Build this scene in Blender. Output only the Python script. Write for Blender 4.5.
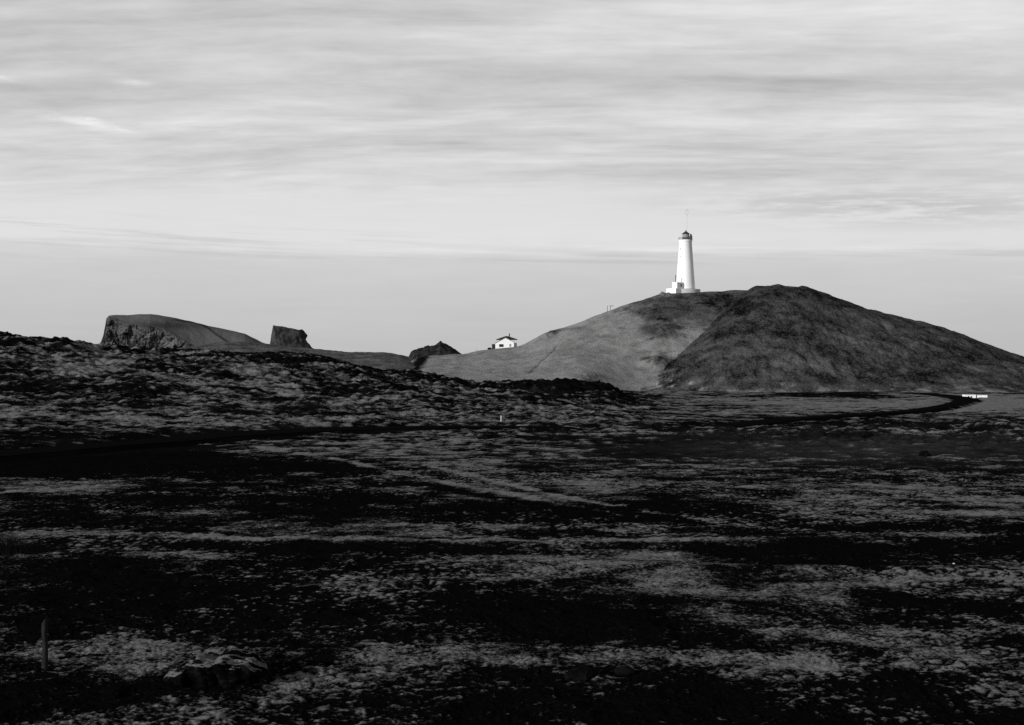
import bpy, bmesh, math, random
import numpy as np
from mathutils import Vector, Matrix

# ------------------------------------------------------------------ scene, camera, light
for o in list(bpy.data.objects):
    bpy.data.objects.remove(o)
S = bpy.context.scene
COL = S.collection
W, H, F = 1024, 725, 1422.0
HOR = 357.0                      # picture row of the true horizon
PITCH = math.atan((HOR - H / 2) / F)
CT, ST = math.cos(PITCH), math.sin(PITCH)

cam_d = bpy.data.cameras.new('camera')
cam_d.sensor_width = 36.0
cam_d.lens = 36.0 * F / W
cam_d.clip_start = 0.5
cam_d.clip_end = 120000
cam = bpy.data.objects.new('camera', cam_d)
COL.objects.link(cam)
cam.location = (0, 0, 0)
cam.rotation_euler = (math.pi / 2 + PITCH, 0, 0)
S.camera = cam

SUN_EL = math.radians(14.5)
SUN_AZ = math.atan2(-0.78, -0.62)            # from the left, a little behind the camera
sun_dir = Vector((math.sin(SUN_AZ) * math.cos(SUN_EL), math.cos(SUN_AZ) * math.cos(SUN_EL), math.sin(SUN_EL)))
sl = bpy.data.lights.new('sun', 'SUN')
sl.energy = 4.2
sl.angle = math.radians(0.5)
sl.color = (1.0, 0.995, 0.985)
so = bpy.data.objects.new('sun', sl)
COL.objects.link(so)
so.rotation_euler = (-sun_dir).to_track_quat('-Z', 'Y').to_euler()

S.view_settings.view_transform = 'Standard'
S.view_settings.look = 'None'
S.view_settings.gamma = 1.0
S.view_settings.exposure = 0.0
S.view_settings.use_curve_mapping = False
S.render.engine = 'CYCLES'
S.cycles.use_denoising = False
S.cycles.max_bounces = 3


# ------------------------------------------------------------------ node building helper
class NT:
    def __init__(self, tree):
        self.t = tree

    def node(self, typ, **kw):
        n = self.t.nodes.new(typ)
        for k, v in kw.items():
            setattr(n, k, v)
        return n

    def put(self, sock, v):
        if isinstance(v, E):
            self.t.links.new(v.s, sock)
        elif v is not None:
            if hasattr(sock.default_value, '__len__') and not hasattr(v, '__len__'):
                v = (v, v, v, 1.0)[:len(sock.default_value)]
            sock.default_value = v

    def math(self, op, a, b=None, c=None, clamp=False):
        n = self.node('ShaderNodeMath', operation=op, use_clamp=clamp)
        for i, v in enumerate((a, b, c)):
            if v is not None:
                self.put(n.inputs[i], v)
        return E(self, n.outputs[0])

    def vec(self, x, y, z=0.0):
        n = self.node('ShaderNodeCombineXYZ')
        for i, v in enumerate((x, y, z)):
            self.put(n.inputs[i], v)
        return E(self, n.outputs[0])

    def sep(self, v):
        n = self.node('ShaderNodeSeparateXYZ')
        self.put(n.inputs[0], v)
        return [E(self, n.outputs[i]) for i in range(3)]

    def noise(self, v, scale=1.0, detail=4.0, rough=0.5, dist=0.0):
        n = self.node('ShaderNodeTexNoise')
        self.put(n.inputs['Vector'], v)
        n.inputs['Scale'].default_value = scale
        n.inputs['Detail'].default_value = detail
        n.inputs['Roughness'].default_value = rough
        n.inputs['Distortion'].default_value = dist
        return E(self, n.outputs[0])

    def voro(self, v, scale=1.0, feature='F1'):
        n = self.node('ShaderNodeTexVoronoi', feature=feature)
        self.put(n.inputs['Vector'], v)
        n.inputs['Scale'].default_value = scale
        return E(self, n.outputs[0])

    def smooth(self, x, lo, hi, a=0.0, b=1.0):
        n = self.node('ShaderNodeMapRange', interpolation_type='SMOOTHSTEP')
        for i, v in enumerate((x, lo, hi, a, b)):
            self.put(n.inputs[i], v)
        return E(self, n.outputs[0])

    def mix(self, f, a, b):
        return a + (b - a) * f if isinstance(a, E) else (b - a) * f + a

    def attr(self, name):
        n = self.node('ShaderNodeAttribute', attribute_name=name)
        return E(self, n.outputs['Fac'])

    def gauss(self, x, y, cx, cy, sx, sy):
        dx = (x - cx) * (1.0 / sx)
        dy = (y - cy) * (1.0 / sy)
        return self.math('EXPONENT', (dx * dx + dy * dy) * -1.0)


class E:
    def __init__(self, nt, s):
        self.nt, self.s = nt, s

    def __add__(self, o): return self.nt.math('ADD', self, o)
    __radd__ = __add__
    def __mul__(self, o): return self.nt.math('MULTIPLY', self, o)
    __rmul__ = __mul__
    def __sub__(self, o): return self.nt.math('SUBTRACT', self, o)
    def __rsub__(self, o): return self.nt.math('SUBTRACT', o, self)
    def __truediv__(self, o): return self.nt.math('DIVIDE', self, o)


# ------------------------------------------------------------------ sky
world = bpy.data.worlds.new('World')
S.world = world
world.use_nodes = True
wt = world.node_tree
wt.nodes.clear()
n = NT(wt)
out = n.node('ShaderNodeOutputWorld')
bg = n.node('ShaderNodeBackground')
wt.links.new(bg.outputs[0], out.inputs[0])
SKY = 0.1
bg.inputs['Strength'].default_value = SKY
sky = n.node('ShaderNodeTexSky', sky_type='NISHITA', sun_disc=False)
sky.sun_elevation = SUN_EL
sky.sun_rotation = SUN_AZ % (2 * math.pi)
sky.air_density = 1.0
sky.dust_density = 1.0
bwn = n.node('ShaderNodeRGBToBW')
wt.links.new(sky.outputs[0], bwn.inputs[0])
clear = E(n, bwn.outputs[0])
tc = n.node('ShaderNodeTexCoord')
D = E(n, tc.outputs['Generated'])
dx, dy, dz = n.sep(D)
hyp = n.math('SQRT', dx * dx + dy * dy + 1e-6)
EL = dz / hyp * F                                   # height over the horizon (1422 = 45 degrees)
AZ = n.math('ARCTAN2', dx, dy) * F
zz = n.math('MAXIMUM', dz, 0.0) + 0.06
PX, PY = dx / zz, dy / zz                           # the cloud layer is a flat sheet overhead
wob = n.noise(n.vec(PX * 0.5, PY * 0.9, 3.0), 1.0, 3.0, 0.5) - 0.5
tilt = PY + PX * 0.06 + wob * 0.6
st1 = n.noise(n.vec(PX * 0.62 + 7.0, tilt * 2.2, 0.0), 1.0, 6.0, 0.58)
st2 = n.noise(n.vec(PX * 2.6, tilt * 7.0, 5.0), 1.0, 6.0, 0.62)
st3 = n.noise(n.vec(PX * 0.30 + 2.0, PY * 0.9 + PX * 0.22, 9.0), 1.0, 3.0, 0.5)
fine = n.noise(n.vec(AZ * 0.012, EL * 0.10, 2.0), 1.0, 5.0, 0.6) - 0.5
big = n.noise(n.vec(AZ * 0.0035 + 4.0, EL * 0.02, 1.0), 1.0, 3.0, 0.5) - 0.5
puff = n.noise(n.vec(PX * 3.2, tilt * 6.0, 11.0), 1.0, 6.0, 0.6) - 0.5
deck = 0.635 + (st1 - 0.5) * 0.42 + (st2 - 0.5) * 0.17 + (st3 - 0.5) * 0.50 + puff * 0.34
edge_hi = n.smooth(EL + fine * 40.0 + big * 70.0, 140.0, 205.0)
bank_e = n.smooth(EL + fine * 22.0 + big * 12.0 + AZ * 0.006, 92.0, 118.0)
low = n.smooth(EL, 0.0, 110.0, 0.52, 0.63) + fine * 0.05 + big * 0.10
gap = 0.745 + fine * 0.06 + big * 0.05
val = n.mix(bank_e, low, n.mix(edge_hi, gap, deck))
sn = n.noise(n.vec(AZ * 0.0045 + 3.0, EL * 0.17 + AZ * 0.006, 6.0), 1.0, 5.0, 0.6) - 0.5
# thin streaks lying in the clear gap
stk = n.smooth(sn, 0.0, 0.16) * n.gauss(AZ, EL + AZ * 0.02, -440.0, 112.0, 300.0, 16.0)
val = val - stk * 0.13
stk2 = n.smooth(fine + st2 * 0.3, 0.02, 0.25) * n.gauss(AZ, EL + AZ * 0.03, 380.0, 156.0, 190.0, 19.0)
val = val - stk2 * 0.19
val = val - n.smooth(sn, -0.05, 0.15) * n.gauss(AZ, EL, 250.0, 98.0, 420.0, 5.0) * 0.10 + n.smooth(sn * -1.0, -0.02, 0.14) * n.gauss(AZ, EL, 100.0, 106.0, 500.0, 4.0) * 0.07
# a few bright wisps
w1 = n.smooth(n.noise(n.vec(AZ * 0.03, EL * 0.12 + AZ * 0.02, 8.0), 1.0, 4.0, 0.55), 0.48, 0.7)
val = val + (0.35 + w1 * 0.65) * (n.gauss(AZ, EL + AZ * 0.14 + fine * 14.0, -412.0, 167.0, 30.0, 4.0) * 0.50
                  + n.gauss(AZ, EL + fine * 14.0, -368.0, 265.0, 17.0, 4.0) * 0.20
                  + n.gauss(AZ, EL + fine * 14.0, -262.0, 220.0, 20.0, 4.0) * 0.20
                  + n.gauss(AZ, EL + fine * 14.0, -500.0, 262.0, 26.0, 4.0) * 0.22)
val = val + n.smooth(fine, 0.0, 0.25) * n.gauss(AZ, EL + AZ * 0.045, 260.0, 177.0, 280.0, 4.5) * 0.16
val = val + n.smooth(fine + big, 0.05, 0.3) * n.gauss(AZ, EL, 505.0, 76.0, 40.0, 10.0) * 0.10
cover = n.smooth(EL, 380.0, 1100.0, 1.0, 0.22)      # thin sheet, clear sky overhead
val = n.mix(cover, clear * 0.55, val * (1.0 / SKY))
n.put(bg.inputs['Color'], val)
gray = n.node('ShaderNodeCombineColor')
for i in range(3):
    wt.links.new(val.s, gray.inputs[i])
wt.links.new(gray.outputs[0], bg.inputs['Color'])


# ------------------------------------------------------------------ helpers
def pix(px, py, d):
    """World point that lies d metres ahead on the sight line through picture point px, py."""
    u, v = (px - W / 2) / F, (H / 2 - py) / F
    fy, fz = CT - v * ST, ST + v * CT
    k = d / fy
    return Vector((u * k, d, fz * k))


def zrow(py, d):
    v = (H / 2 - py) / F
    return d * (ST + v * CT) / (CT - v * ST)


def to_pix(x, y, z):
    dep = y * CT + z * ST
    up = -y * ST + z * CT
    return W / 2 + F * x / dep, H / 2 - F * up / dep


_rs = np.random.RandomState(11)
_GA = _rs.rand(4096) * 2 * np.pi
_GX, _GY = np.cos(_GA), np.sin(_GA)


def perlin(x, y, seed=0):
    xi, yi = np.floor(x).astype(np.int64), np.floor(y).astype(np.int64)
    fx, fy = x - xi, y - yi
    def g(ax, ay, bx, by):
        h = (ax * 374761393 + ay * 668265263 + seed * 974634641) & 0xffffffff
        h = ((h ^ (h >> 13)) * 1274126177) & 0xffffffff
        h = (h ^ (h >> 16)) & 4095
        return _GX[h] * bx + _GY[h] * by
    u = fx * fx * fx * (fx * (fx * 6 - 15) + 10)
    v = fy * fy * fy * (fy * (fy * 6 - 15) + 10)
    a = g(xi, yi, fx, fy); b = g(xi + 1, yi, fx - 1, fy)
    c = g(xi, yi + 1, fx, fy - 1); d = g(xi + 1, yi + 1, fx - 1, fy - 1)
    return (a + (b - a) * u + (c - a) * v + (a - b - c + d) * u * v) * 1.4


def fbm(x, y, seed, octs=4, gain=0.5):
    t = np.zeros_like(x); a = 1.0; s = 1.0
    for i in range(octs):
        t += a * perlin(x * s, y * s, seed + i * 17)
        a *= gain; s *= 2.03
    return t


def sstep(a, b, x):
    t = np.clip((x - a) / (b - a), 0, 1)
    return t * t * (3 - 2 * t)


def material(name):
    m = bpy.data.materials.new(name)
    m.use_nodes = True
    t = m.node_tree
    t.nodes.clear()
    q = NT(t)
    o = q.node('ShaderNodeOutputMaterial')
    b = q.node('ShaderNodeBsdfPrincipled')
    t.links.new(b.outputs[0], o.inputs[0])
    b.inputs['Roughness'].default_value = 0.95
    b.inputs['Specular IOR Level'].default_value = 0.0
    return m, q, b


def set_grey(q, b, v):
    c = q.node('ShaderNodeCombineColor')
    for i in range(3):
        q.put(c.inputs[i], v)
    q.t.links.new(c.outputs[0], b.inputs['Base Color'])


def bump(q, b, h, dist=0.05, strength=1.0):
    bn = q.node('ShaderNodeBump')
    bn.inputs['Strength'].default_value = strength
    bn.inputs['Distance'].default_value = dist
    q.put(bn.inputs['Height'], h)
    q.t.links.new(bn.outputs[0], b.inputs['Normal'])


def simple(name, v, var=0.15, scale=3.0, rough=0.8, spec=0.2):
    """Painted or weathered surface: base grey with a soft mottling."""
    m, q, b = material(name)
    p = E(q, q.node('ShaderNodeTexCoord').outputs['Object'])
    nz = q.noise(p, scale, 5.0, 0.6)
    nz2 = q.noise(p, scale * 0.3, 3.0, 0.5)
    set_grey(q, b, v * (1.0 + ((nz - 0.5) + (nz2 - 0.5)) * (2 * var)))
    b.inputs['Roughness'].default_value = rough
    b.inputs['Specular IOR Level'].default_value = spec
    bump(q, b, nz, 0.01)
    return m


def grid_mesh(name, X, Y, Z, mat, attrs=None, parent=None, smooth=True):
    r, c = X.shape
    me = bpy.data.meshes.new(name)
    me.vertices.add(r * c)
    me.vertices.foreach_set('co', np.stack([X, Y, Z], -1).astype(np.float32).ravel())
    i = np.arange(r * c, dtype=np.int32).reshape(r, c)
    q = np.stack([i[:-1, :-1], i[:-1, 1:], i[1:, 1:], i[1:, :-1]], -1).reshape(-1, 4)
    nq = len(q)
    me.loops.add(nq * 4)
    me.polygons.add(nq)
    me.loops.foreach_set('vertex_index', q.ravel())
    me.polygons.foreach_set('loop_start', np.arange(0, nq * 4, 4, dtype=np.int32))
    me.polygons.foreach_set('use_smooth', np.full(nq, smooth))
    for k, a in (attrs or {}).items():
        at = me.attributes.new(k, 'FLOAT', 'POINT')
        at.data.foreach_set('value', np.ascontiguousarray(a, dtype=np.float32).ravel())
    me.update(calc_edges=True)
    me.validate()
    me.materials.append(mat)
    o = bpy.data.objects.new(name, me)
    COL.objects.link(o)
    if parent:
        o.parent = parent
    return o


def link(name, bm, mat, parent=None, smooth=False, bevel=0.0):
    if bevel:
        bmesh.ops.bevel(bm, geom=list(bm.edges), offset=bevel, segments=1, affect='EDGES')
    bmesh.ops.recalc_face_normals(bm, faces=list(bm.faces))
    me = bpy.data.meshes.new(name)
    bm.to_mesh(me)
    bm.free()
    for p in me.polygons:
        p.use_smooth = smooth
    me.materials.append(mat)
    o = bpy.data.objects.new(name, me)
    COL.objects.link(o)
    if parent:
        o.parent = parent
    return o


def tag(o, label, cat, group=None):
    o['label'] = label
    o['category'] = cat
    if group:
        o['group'] = group
    return o


def struct(o):
    o['kind'] = 'structure'
    return o


def thing(name, label, cat, loc, rz=0.0, group=None):
    o = bpy.data.objects.new(name, None)
    o.empty_display_size = 0.3
    COL.objects.link(o)
    o.location = loc
    o.rotation_euler = (0, 0, rz)
    return tag(o, label, cat, group)


def box(bm, cx, cy, cz, sx, sy, sz, rz=0.0):
    m = Matrix.Translation((cx, cy, cz)) @ Matrix.Rotation(rz, 4, 'Z') @ Matrix.Diagonal((sx, sy, sz, 1))
    bmesh.ops.create_cube(bm, size=1.0, matrix=m)


def lathe(bm, prof, seg=48, cx=0.0, cy=0.0):
    rings = []
    for r, z in prof:
        rings.append([bm.verts.new((cx + r * math.cos(2 * math.pi * k / seg), cy + r * math.sin(2 * math.pi * k / seg), z))
                      for k in range(seg)])
    for a, b in zip(rings, rings[1:]):
        for k in range(seg):
            bm.faces.new((a[k], a[(k + 1) % seg], b[(k + 1) % seg], b[k]))
    bm.faces.new(rings[0][::-1])
    bm.faces.new(rings[-1])


def tube(bm, a, b, r, r2=None, seg=8):
    a, b = Vector(a), Vector(b)
    d = b - a
    rot = d.to_track_quat('Z', 'Y').to_matrix().to_4x4()
    bmesh.ops.create_cone(bm, cap_ends=True, segments=seg, radius1=r, radius2=r if r2 is None else r2, depth=d.length,
                          matrix=Matrix.Translation((a + b) / 2) @ rot)


# ------------------------------------------------------------------ the lie of the land (surveyed sight lines)
DK = np.array([22, 30, 50, 80, 120, 160, 200, 250, 300, 350, 420, 500, 600, 720])
FLAT = [858, 725, 583, 506, 463, 444, 430, 419.6, 413, 408.7, 404, 398.5, 389, 386]
XK = np.array([-420, -100, 0, 60, 110, 200, 300, 400, 500, 600, 640, 700, 860, 1024, 1450])
def _c(*tail):
    return FLAT[:14 - len(tail)] + list(tail)
ROWS = np.array([
    _c(440, 412, 378, 350, 331, 345, 352, 360, 366),
    _c(440, 414, 382, 353, 333, 345, 352, 360, 366),
    _c(440, 415, 386, 356, 334, 345, 352, 360, 366),
    _c(441, 416, 390, 362, 343, 349, 353, 360, 366),
    _c(441, 418, 394, 370, 354, 355, 355, 358, 366),
    _c(442, 420, 400, 380, 364, 357, 355, 355, 366),
    _c(443, 424, 406, 391, 373, 364, 360, 355, 366),
    _c(444, 427, 411, 397, 384, 375, 377, 374, 372),
    _c(444, 429, 416, 404, 395, 385, 391, 388, 380),
    _c(444, 430, 419, 410, 400, 386.5, 398, 390, 386),
    _c(444, 430, 419.6, 413, 408, 402, 399, 389, 386),
    FLAT, FLAT, FLAT, FLAT])
HT = np.array([[zrow(ROWS[i, j], DK[j]) for j in range(14)] for i in range(len(XK))])
# beyond the surveyed part the land sinks to the shore; in front it climbs to where the camera stands
DK2 = np.concatenate([[1.0, 5.0, 12.0], DK, [900, 1300, 4000]])
HT2 = np.concatenate([np.tile([-1.65, -2.0, -4.2], (len(XK), 1)), HT, np.tile([-15.0, -32.0, -60.0], (len(XK), 1))], 1)


def base_z(x, y):
    px = W / 2 + F * x / np.maximum(y, 1.0)
    ld = np.log(np.maximum(y, 1.0))
    LK = np.log(DK2)
    j = np.clip(np.searchsorted(LK, ld, 'right') - 1, 0, len(LK) - 2)
    i = np.clip(np.searchsorted(XK, px, 'right') - 1, 0, len(XK) - 2)
    t = np.clip((ld - LK[j]) / (LK[j + 1] - LK[j]), 0, 1)
    # interpolate the height linearly in distance
    t = np.clip((y - DK2[j]) / (DK2[j + 1] - DK2[j]), 0, 1)
    s = np.clip((px - XK[i]) / (XK[i + 1] - XK[i]), 0, 1)
    s = s * s * (3 - 2 * s)
    return (HT2[i, j] * (1 - t) + HT2[i, j + 1] * t) * (1 - s) + (HT2[i + 1, j] * (1 - t) + HT2[i + 1, j + 1] * t) * s


def on_base(px, py, lo=24.0, hi=640.0):
    """Where the sight line through px, py first meets the surveyed land."""
    d = np.exp(np.linspace(math.log(lo), math.log(hi), 4000))
    x = (px - W / 2) / F * d
    g = base_z(x, d)
    z = np.array([zrow(py, k) for k in d])
    hit = np.nonzero(z <= g)[0]
    k = d[hit[0]] if len(hit) else hi
    return Vector(((px - W / 2) / F * k, k, zrow(py, k)))


def stroke(px, py, pts, w):
    """Closeness (1..0) to a polyline given as x, y control points."""
    xs = np.array([p[0] for p in pts]); ys = np.array([p[1] for p in pts])
    yy = np.interp(px, xs, ys)
    ends = sstep(xs[0] - 12, xs[0] + 5, px) * (1 - sstep(xs[-1] - 5, xs[-1] + 12, px))
    return np.exp(-((py - yy) / w) ** 2) * ends


def seg_dist(x, y, P):
    best = np.full(x.shape, 1e9)
    for (ax, ay), (bx, by) in zip(P, P[1:]):
        vx, vy = bx - ax, by - ay
        t = np.clip(((x - ax) * vx + (y - ay) * vy) / (vx * vx + vy * vy + 1e-9), 0, 1)
        best = np.minimum(best, np.hypot(x - ax - t * vx, y - ay - t * vy))
    return best


# road across the lava, then the bend up to the white sheds
ROAD_PX = [(-160, 466), (-60, 461), (0, 456), (100, 447), (200, 438), (300, 432), (400, 429), (500, 428), (600, 429.5),
           (680, 430), (740, 426.5), (790, 419.5), (850, 416), (900, 413), (938, 408.5), (962, 403), (970, 398.8)]
_rp = [on_base(a, b) for a, b in ROAD_PX]
_last = _rp[-1]
_rp += [Vector((_last.x + 3, _last.y + 35, 0)), Vector((_last.x - 8, _last.y + 62, 0)), Vector((_last.x - 40, _last.y + 78, 0))]
def smooth_line(P, n_=3):
    P = [(p.x, p.y) for p in P]
    for _ in range(n_):
        Q = [P[0]]
        for a, b in zip(P, P[1:]):
            Q += [(a[0] * .75 + b[0] * .25, a[1] * .75 + b[1] * .25), (a[0] * .25 + b[0] * .75, a[1] * .25 + b[1] * .75)]
        P = Q + [P[-1]]
    return P
ROAD = smooth_line(_rp)


def road_grade(x, y):
    return base_z(x, y) + 0.25


# ------------------------------------------------------------------ ground sheet
uc = np.linspace(-0.415, 0.415, 1420)
us = 0.415 + np.cumsum(np.geomspace(0.0012, 0.5, 46))
U = np.concatenate([-us[::-1], uc, us])
DR = np.concatenate([np.linspace(2.0, 24.0, 16, endpoint=False), np.exp(np.arange(math.log(24.0), math.log(720.0), 0.0020)),
                     np.geomspace(722, 4000, 40)])
UU, DD = np.meshgrid(U, DR)
GX, GY = UU * DD, DD
PXG = W / 2 + F * UU
ZB = base_z(GX, GY)
_, PYG = to_pix(GX, GY, ZB)
STEP = 0.0020 * GY


def fade(lam):
    """Leave out bumps finer than the sheet can carry at that distance."""
    return sstep(1.3, 2.6, lam / STEP)


# how rugged: quiet meadow near by, broken lava on the left rise and in a belt on the right
rug = 0.10 + 0.20 * sstep(90, 190, GY) + 0.75 * sstep(150, 260, GY) * (1 - sstep(560, 700, PXG)) \
    + 0.55 * np.exp(-((GY - 190) / 45) ** 2) * sstep(600, 800, PXG) + 0.5 * np.exp(-((GY - 390) / 60) ** 2) * (1 - sstep(560, 700, PXG))
rug *= 1 - sstep(640, 760, GY) * 0.7
z = ZB.copy()
z += rug * 0.9 * fbm(GX / 38, GY / 38, 1, 2)
bil = np.abs(perlin(GX / 10, GY / 10, 5)) * 0.9 + np.abs(perlin(GX / 4.7, GY / 4.7, 6)) * 0.55
rdg = (1 - np.abs(perlin(GX / 7.3 + 3, GY / 7.3, 8))) ** 3 * 1.1 + (1 - np.abs(perlin(GX / 3.1, GY / 3.1, 9))) ** 3 * 0.55
z += rug * (bil * 0.9 + (rdg - 0.5) * 0.6) * (0.95 - 0.30 * np.exp(-((GY - 240) / 70) ** 2))

wx_, wy_ = GX + 0.25 * perlin(GX / 0.9, GY / 0.9, 141), GY + 0.25 * perlin(GX / 0.9, GY / 0.9, 142)
T0 = np.abs(perlin(wx_ / 2.4, wy_ / 2.4, 13))
T1 = np.abs(perlin(wx_ / 0.95, wy_ / 0.95, 14))
T2 = np.abs(perlin(wx_ / 0.38, wy_ / 0.38, 15))
T3 = np.abs(perlin(GX / 0.18, GY / 0.18, 16))
z += (0.12 + 0.45 * rug) * fade(2.4) * T0 * 0.75
z += (0.45 + 1.1 * rug) * fade(0.95) * T1 * 0.15
z += fade(0.38) * T2 * 0.075 * (0.7 + 0.4 * rug)
z += fade(0.18) * T3 * 0.045
z += fade(0.10) * perlin(GX / 0.10, GY / 0.10, 18) * 0.015
# two low banks that cross the meadow
bank = stroke(PXG, PYG, [(-300, 548), (0, 545), (130, 542), (250, 547), (500, 549), (760, 546), (900, 543), (1024, 541), (1400, 538)], 6.0)
z += 0.22 * bank * sstep(30, 45, GY)
z += 0.18 * stroke(PXG, PYG, [(380, 574), (520, 570), (700, 573), (1024, 578), (1300, 582)], 5.0)
# road bed: graded smooth
near_road = (GY > 90) & (GY < 680)
rd = np.full(GX.shape, 1e9)
rd[near_road] = seg_dist(GX[near_road], GY[near_road], ROAD)
k = sstep(3.4, 9.0, rd)
z = np.where(rd < 12, z * k + (ZB + 0.18 - 0.5 * sstep(3.0, 5.0, rd)) * (1 - k), z)
ZG = z


def ground_z(x, y):
    u = x / y
    j = np.searchsorted(U, u) - 1
    i = np.searchsorted(DR, y) - 1
    i, j = min(max(i, 0), len(DR) - 2), min(max(j, 0), len(U) - 2)
    s, t = (u - U[j]) / (U[j + 1] - U[j]), (y - DR[i]) / (DR[i + 1] - DR[i])
    return float((ZG[i, j] * (1 - s) + ZG[i, j + 1] * s) * (1 - t) + (ZG[i + 1, j] * (1 - s) + ZG[i + 1, j + 1] * s) * t)


# where pale moss and dry grass grow, where bare black lava shows; embankment and bank shade painted in too
cov = 0.40 + 0.0 * PXG
cov += 0.16 * sstep(440, 425, PYG) * (1 - sstep(600, 660, PXG)) + 0.10 * sstep(430, 405, PYG) * sstep(620, 700, PXG)
for (cx, cy, sx, sy, a) in [
        (50, 338, 70, 7, -.6), (40, 386, 60, 9, -.45), (140, 399, 40, 9, -.4), (300, 361, 55, 6, -.6), (215, 357, 60, 4, -.3),
        (430, 374, 70, 6, -.7), (580, 391, 65, 7, -.85), (500, 382, 60, 5, -.5), (140, 428, 60, 6, .2), (60, 366, 60, 9, .2), (230, 385, 80, 10, .15),
        (40, 466, 150, 17, -1.0), (180, 462, 80, 14, -.55), (70, 488, 70, 7, .5), (230, 450, 40, 4, .3),  # dark blob at the left road paints the embankment's shade
        (330, 447, 70, 7, .35), (430, 455, 90, 12, .2), (300, 471, 80, 12, -.4), (580, 482, 80, 10, .42), (340, 481, 60, 3, .3),
        (400, 520, 260, 16, -.25), (680, 447, 70, 8, -.5), (560, 452, 50, 10, .12), (690, 437, 90, 3, .2), (760, 412, 80, 6, .3),
        (900, 450, 190, 12, -.55), (985, 404, 65, 8, 1.3), (930, 405, 90, 5, .3), (930, 395, 90, 3, .3), (840, 405, 80, 6, .5), (740, 400, 70, 3, .35), (850, 390.5, 180, 1.6, .6), (840, 487, 220, 22, .25), (930, 514, 70, 7, .35), (650, 505, 80, 16, -.3),
        (560, 576, 110, 7, .5), (820, 579, 120, 5, .25), (985, 583, 80, 6, .45), (560, 562, 60, 3, .25),
        (180, 602, 260, 34, -.32), (560, 624, 120, 18, -.42), (860, 566, 140, 6, -.35), (940, 608, 110, 10, -.45), (880, 637, 70, 7, .4),
        (60, 652, 90, 14, .45), (110, 674, 70, 8, .3), (200, 650, 60, 6, .3), (420, 668, 80, 10, .32), (620, 664, 130, 12, .42), (830, 668, 90, 8, .28), (800, 630, 130, 14, .12), (840, 396, 50, 2.2, -.7), (1005, 390, 40, 2.5, -.8), (690, 393, 60, 2, .4), (790, 394, 30, 1.5, -.5), (905, 398, 30, 1.5, -.5), (720, 403, 90, 2, .3),
        (512, 712, 700, 20, -.30), (640, 705, 90, 18, -.35), (215, 690, 70, 18, -.3), (1005, 705, 30, 10, .5), (90, 700, 60, 6, .15)]:
    cov += a * np.exp(-((PXG - cx) / sx) ** 2 - ((PYG - cy) / sy) ** 2)
cov += 0.62 * stroke(PXG, PYG, [(-300, 548), (0, 545), (130, 542), (250, 547), (500, 549), (760, 546), (900, 543), (1024, 541), (1400, 538)], 2.2) * (0.75 + 0.9 * perlin(GX / 5, GY / 9, 39))
cov -= 0.38 * stroke(PXG, PYG, [(20, 555), (120, 551), (300, 554), (500, 555), (760, 555), (1024, 551), (1400, 549)], 4.5)  # shadow line under the bank, painted in as dark cover
cov += (0.5 + 0.5 * perlin(GX / 5, GY / 9, 43)) * stroke(PXG, PYG, [(262, 449), (330, 459), (390, 473), (450, 485), (540, 500), (640, 520)], 1.7)
cov += 0.65 * stroke(PXG, PYG, [(430, 468), (500, 484), (560, 497), (640, 512), (720, 524)], 1.8)
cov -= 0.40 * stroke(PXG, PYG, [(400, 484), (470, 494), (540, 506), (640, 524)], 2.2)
far_ = 1 + 0.9 * sstep(150, 420, GY)
mat_ = np.clip(0.75 + 1.0 * perlin(GX / 13, GY / 16, 41) + 0.5 * perlin(GX / 4, GY / 5, 42), 0.15, 1.25)   # matted turf against tufted
fb = (perlin(GX / 23, GY / 23, 31) * 0.7 * far_ + perlin(GX / 9.3, GY / 8, 32) * 1.0 * far_ + fade(2.4) * (T0 - 0.27) * 2.4 * sstep(60, 140, GY) + perlin(GX / 3.6, GY / 3.3, 33) * 1.15
      + fade(1.2) * (perlin(GX / 1.4, GY / 1.3, 34) * 0.7 + (T1 - 0.27) * 1.3 * mat_) + fade(0.5) * (T2 - 0.27) * 2.5 * mat_ + fade(0.22) * (T3 - 0.27) * 1.5 * mat_)
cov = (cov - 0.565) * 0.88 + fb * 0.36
cov -= 1.4 * (1 - sstep(3.0, 6.5, rd))  # verges darkened: the embankment's shade is put into the ground colour
MOSS_SHADE = np.clip(0.5 + 0.9 * cov, 0, 1)

GRAV = np.clip((0.75 + 0.9 * fb * 0.3) * np.exp(-((PXG - 890) / 240) ** 2 - ((PYG - 451) / 15) ** 2) + 0.15 * perlin(GX / 14, GY / 14, 40) * sstep(470, 440, PYG), 0, 1)

m_ground, q, b = material('moss_lava_shade')
pos = E(q, q.node('ShaderNodeNewGeometry').outputs['Position'])
nx_, ny_, nz_ = q.sep(E(q, q.node('ShaderNodeNewGeometry').outputs['Normal']))
f1 = q.noise(pos, 1.4, 6.0, 0.65)
f2 = q.noise(pos, 9.0, 5.0, 0.65)
f3 = q.noise(pos, 34.0, 3.0, 0.6)
f4 = q.noise(pos, 3.6, 4.0, 0.6)
ms = q.attr('moss_shade') + (f1 - 0.5) * 0.7 + (f4 - 0.5) * 0.9 + (f2 - 0.5) * 1.1 + (f3 - 0.5) * 0.4 + (nz_ - 0.90) * 0.6
ms = q.smooth(ms, 0.42, 0.92)
moss_c = 0.150 + (f2 - 0.5) * 0.16 + (f1 - 0.5) * 0.12
lava_c = 0.0028 + q.smooth(f2, 0.5, 0.8) * 0.006 + q.attr('gravel') * (0.012 + f2 * 0.035)
set_grey(q, b, q.mix(ms, lava_c, moss_c))
bump(q, b, f2 * 0.7 + f3 * 0.35, 0.10)
b.inputs['Specular IOR Level'].default_value = 0.0
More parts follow.
